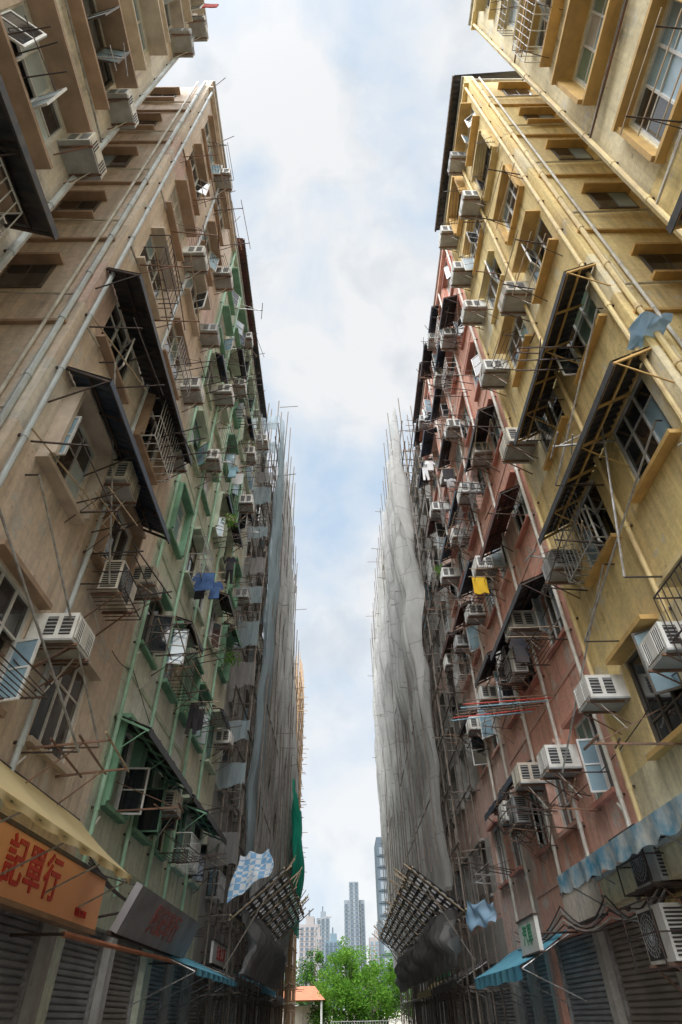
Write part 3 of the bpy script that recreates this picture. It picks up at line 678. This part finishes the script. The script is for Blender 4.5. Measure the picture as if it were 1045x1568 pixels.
# ---------------------------------------------------------------- cables and long poles
def cable(side,pts,r,mat,sag=.15):
    b=MB(fn_side(side))
    for p,q in zip(pts[:-1],pts[1:]):
        p=Vector(p);q=Vector(q);prev=p
        for i in range(1,9):
            t=i/8; x=p.lerp(q,t)-Vector((0,sag*math.sin(math.pi*t),0)); b.tube(prev,x,r,mat,4); prev=x
    b.obj('wall_cable')
for i in range(9):
    side=R.choice((-1,1)); s=R.uniform(5,12); z=R.uniform(4.5,18); cable(side,[(s,z,.05),(s+R.uniform(1,3),z+R.uniform(-.6,.6),.05),(s+R.uniform(4,8),z+R.uniform(-1,1),.05)],.009,R.choice(['metal_dark','pipe_white']),R.uniform(.05,.2))
for i in range(5):
    cable(1,[(9.2,3.0-.05*i,.56),(11.5,2.7+.1*i,.5),(14.5,3.0+.08*i,.35),(19,2.9+.1*i,.3)],.014,['metal_dark','pipe_white','metal_dark','ac_grey','metal_dark'][i],.12+.06*i)
    cable(-1,[(11,3.55+.04*i,.15),(16,3.4+.08*i,.2),(21,3.5+.06*i,.25)],.012,'metal_dark',.1+.05*i)
for i in range(7):
    b=MB(fn_side(1)); z=6.95+.06*i; b.tube((12.2+.3*i,z,.1),(12.8+.35*i,z+.15,2.0),.014,['pipe_rust','sign_red','cl_cyan','metal_dark'][i%4],5); b.obj('laundry_pole')
for side,p,q in [(-1,(5.6,7.4,.2),(8.4,4.6,.9)),(-1,(5.2,6.4,.2),(8.0,4.4,.8)),(-1,(6,10.8,.3),(8,7.2,.5)),(1,(5.3,11.3,.1),(7.5,8.9,.9)),(1,(5.5,8.3,.1),(8.8,6.4,.7)),(1,(6.3,9.9,.2),(6.6,6.2,.9)),(1,(8.2,7.6,.2),(10.9,4.9,.9))]:
    b=MB(fn_side(side)); b.tube(p,q,.018,'metal_grey',6); b.tube(q,(q[0],q[1],0),.014,'metal_dark',4); b.tube(p,(p[0],p[1],0),.014,'metal_dark',4); b.obj('laundry_pole')
def leaves(b,c,r,n,size,mats,rng):
    for i in range(n):
        v=Vector((rng.gauss(0,1),rng.gauss(0,1),rng.gauss(0,1))).normalized()*r*rng.random()**.4
        p=Vector(c)+v; a=Vector((rng.uniform(-1,1),rng.uniform(-1,1),rng.uniform(-.6,.6))).normalized()*size*rng.uniform(.6,1.3); w=a.cross(Vector((rng.uniform(-1,1),rng.uniform(-1,1),rng.uniform(-1,1)))).normalized()*size*.45
        b.add([p-a,p+w,p+a,p-w],[(0,1,2,3)],rng.choice(mats))
for side,s,z in ((-1,15.6,15.2),(-1,19,11.5),(1,20,16)):
    b=MB(fn_side(side)); leaves(b,(s,z,.5),.32,90,.07,['leaf_a','leaf_b'],R); b.tube((s,z-.5,.1),(s,z,.45),.012,'bark'); b.obj('wall_plant',recalc=False)
# ---------------------------------------------------------------- trees
def tree(x,y,h,rad,rng,mats,n=60):
    e=empty('tree'); b=MB(FN_XYZ); l=MB(FN_XYZ)
    base=Vector((x,y,0)); top=Vector((x+rng.uniform(-.3,.3),y,h*.45)); b.tube(base,top,.22,'bark',8,.14)
    for i in range(n):
        a=rng.uniform(0,2*math.pi); rr=rad*rng.random()**.5*1.0; ph=rng.random()
        c=Vector((x+math.cos(a)*rr,y+math.sin(a)*rr*.8,h*(.28+.64*ph)*(1-.22*(rr/rad)**2)+.1))
        if i%4==0:
            mid=top.lerp(c,.5)+Vector((0,0,-.2)); b.tube(top,mid,.07,'bark',5,.045); b.tube(mid,c,.045,'bark',5,.015)
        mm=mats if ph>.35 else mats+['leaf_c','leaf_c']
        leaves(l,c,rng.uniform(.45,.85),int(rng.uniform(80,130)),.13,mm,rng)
    b.obj('trunk_and_limbs',e); l.obj('foliage',e,recalc=False)
rt=random.Random(3)
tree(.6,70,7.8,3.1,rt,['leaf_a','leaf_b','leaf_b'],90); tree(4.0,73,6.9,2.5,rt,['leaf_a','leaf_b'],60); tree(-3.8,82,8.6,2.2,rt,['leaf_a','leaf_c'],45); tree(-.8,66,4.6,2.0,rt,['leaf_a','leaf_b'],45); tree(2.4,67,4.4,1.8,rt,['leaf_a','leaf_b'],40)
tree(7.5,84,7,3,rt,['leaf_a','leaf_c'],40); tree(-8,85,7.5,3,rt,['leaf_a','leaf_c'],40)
# ---------------------------------------------------------------- distance
def tower(name,x0,x1,y0,y1,h,mat,fh=3.,glass='tower_blue',cap=True):
    e=empty(name); b=MB(FN_XYZ)
    def bx(a,b_,c,d,z0,z1,m): b.add([(p,q,r) for p in (a,b_) for q in (c,d) for r in (z0,z1)],BOXF,m)
    bx(x0,x1,y0,y1,0,h,mat); n=int(h/fh); w=x1-x0; k=max(2,int(w/3.2))
    for i in range(1,n):
        z=i*fh
        for j in range(k):
            a=x0+w*(j+.2)/k; c=x0+w*(j+.8)/k
            bx(a,c,y0-.12,y0-.02,z+.3,z+fh*.72,glass)
        bx(x0-.15,x1+.15,y0-.3,y0-.13,z-.1,z+.08,mat)
    if cap: bx(x0+w*.3,x1-w*.3,y0+1,y1-1,h,h+5,mat); bx(x0+w*.42,x0+w*.5,y0+2,y0+3,h+5,h+9,'tower_dark')
    b.obj('tower_body',e)
tower('high_rise_tower',1.5,19.5,600,620,80,'tower_pale',3,'tower_dark'); tower('high_rise_tower',6,14.5,596,599.6,93,'tower_pale',3,'tower_dark',False)
tower('high_rise_tower',-14,-1,560,580,48,'tower_blue',3.2,'tower_dark'); tower('high_rise_tower',-32,-17,520,540,55,'tower_pink',3,'tower_dark')
tower('high_rise_tower',-24,-12,640,650,72,'tower_pale',3,'tower_dark'); tower('high_rise_tower',21,36,560,575,50,'tower_pink',3,'tower_blue')
tower('high_rise_tower',-19,-15,500,510,46,'tower_pink',3,'tower_dark')
tower('high_rise_tower',10.8,22,200,215,44,'tower_dark',3,'tower_pale'); tower('high_rise_tower',-46,-30,400,420,50,'tower_pale',3,'tower_dark')
e=empty('orange_roofed_shelter'); b=MB(FN_XYZ)
b.add([(-6,64,2.9),(-1.6,64,2.9),(-1.6,70,2.9),(-6,70,2.9),(-5,66.5,3.9),(-2.6,66.5,3.9)],[(0,1,5,4),(1,2,5),(2,3,4,5),(3,0,4)],'roof_orange')
for x in (-5.7,-1.9):
    for y in (64.3,69.7): b.tube((x,y,0),(x,y,2.9),.09,'paint_white',8)
b.add([(p,q,r) for p in (-5.6,-2) for q in (69,69.3) for r in (0,2.6)],BOXF,'wall_cream'); b.obj('shelter',e)
b=MB(FN_XYZ)
for i in range(40):
    x=-1+i*.2; b.tube((x,58,.0),(x,58,1.5),.02,'paint_white',4)
for z in (.2,.9,1.5): b.tube((-1,58,z),(7,58,z),.03,'paint_white',4)
b.obj('metal_fence')
b=MB(FN_XYZ); b.add([(p,q,r) for p in (-40,40) for q in (92,92.4) for r in (0,2.4)],BOXF,'wall_cream'); b.obj('park_wall')
def lamp(x,y,h):
    b=MB(FN_XYZ); b.tube((x,y,0),(x,y,h),.09,'metal_grey',8,.05); b.tube((x,y,h),(x+1.3,y,h+.35),.04,'metal_grey',6); b.add([(p,q,r) for p in (x+1.1,x+1.8) for q in (y-.12,y+.12) for r in (h+.28,h+.4)],BOXF,'metal_grey'); b.obj('street_lamp')
lamp(-3.2,88,11)
# ---------------------------------------------------------------- ground
def sheet(name,x0,x1,y0,y1,z,mat):
    b=MB(FN_XYZ); b.add([(x0,y0,z),(x1,y0,z),(x1,y1,z),(x0,y1,z)],[(0,1,2,3)],mat); return b.obj(name)
sheet('ground',-1500,1500,-1500,1500,-.004,'grass_ground'); sheet('street',-3,3.4,-30,60,.004,'asphalt'); sheet('cross_street',-60,60,52,60,.0,'asphalt').location.z=.008
for nm,x0,x1 in (('pavement',-WL-.1,-2.9),('pavement',3.3,WR+.1)):
    b=MB(FN_XYZ); b.add([(p,q,r) for p in (x0,x1) for q in (-30,51) for r in (0,.13)],BOXF,'paving'); b.obj(nm)
for i in range(12):
    sheet('road_marking',.15,.27,-10+i*5,-8+i*5,.012,'paint_white')
# ---------------------------------------------------------------- sky and sun
w=bpy.data.worlds.new("World"); scene.world=w; w.use_nodes=True; nt=w.node_tree
bg=nt.nodes['Background']; sky=nt.nodes.new('ShaderNodeTexSky'); sky.sky_type='NISHITA'; sky.sun_disc=False
EL,ROT=math.radians(50),math.radians(206)
sky.sun_elevation=EL; sky.sun_rotation=ROT; sky.dust_density=1.5
dirv=Vector((math.sin(ROT)*math.cos(EL),math.cos(ROT)*math.cos(EL),math.sin(EL)))
tc=nt.nodes.new('ShaderNodeTexCoord')
mp=nt.nodes.new('ShaderNodeMapping'); mp.inputs['Location'].default_value=(.35,.25,.15); mp.inputs['Scale'].default_value=(1.1,1.1,1.1); nt.links.new(tc.outputs['Generated'],mp.inputs['Vector'])
def wn(scale,det,dist):
    n=nt.nodes.new('ShaderNodeTexNoise'); n.inputs['Scale'].default_value=scale; n.inputs['Detail'].default_value=det; n.inputs['Distortion'].default_value=dist; n.inputs['Roughness'].default_value=.52
    nt.links.new(mp.outputs['Vector'],n.inputs['Vector']); return n.outputs['Fac']
n1=wn(3.0,9,.35); n2=wn(6,7,.3)
cl=mix(nt,ramp(nt,n1,.36,.56),(.60,.76,.94),(.99,1.0,1.0))
cl=mix(nt,ramp(nt,n2,.54,.70,0,.6),cl,(.66,.73,.80))
sc=nt.nodes.new('ShaderNodeVectorMath'); sc.operation='SCALE'; nt.links.new(cl,sc.inputs[0])
# added sky glow around the sun, behind the camera, brightens the facades
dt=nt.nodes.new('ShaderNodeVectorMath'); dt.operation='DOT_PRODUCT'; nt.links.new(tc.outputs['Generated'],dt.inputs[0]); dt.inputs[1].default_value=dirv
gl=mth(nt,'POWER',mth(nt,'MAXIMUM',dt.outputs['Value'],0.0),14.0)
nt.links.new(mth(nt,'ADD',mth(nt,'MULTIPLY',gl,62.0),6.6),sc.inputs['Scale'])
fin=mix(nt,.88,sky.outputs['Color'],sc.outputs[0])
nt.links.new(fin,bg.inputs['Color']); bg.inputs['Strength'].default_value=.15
sd=bpy.data.lights.new('sun','SUN'); sd.energy=5; sd.angle=math.radians(85); sd.color=(1,.97,.93)
so=bpy.data.objects.new('sun',sd); scene.collection.objects.link(so)
so.rotation_euler=dirv.to_track_quat('Z','Y').to_euler()
# ---------------------------------------------------------------- camera
Z=Vector((503-522.5,784+185,-868)).normalized(); Y=Vector((4.5,784-1562,-868)); Y=(Y-Z*Y.dot(Z)).normalized(); X=Y.cross(Z)
cam=bpy.data.cameras.new('camera'); co=bpy.data.objects.new('camera',cam); scene.collection.objects.link(co)
m=Matrix((X,Y,Z)).to_4x4(); m.translation=(0,0,1.6); co.matrix_world=m
cam.sensor_fit='VERTICAL'; cam.sensor_height=36; cam.sensor_width=24; cam.lens=36*868/1568; cam.clip_start=.05; cam.clip_end=4000
scene.camera=co
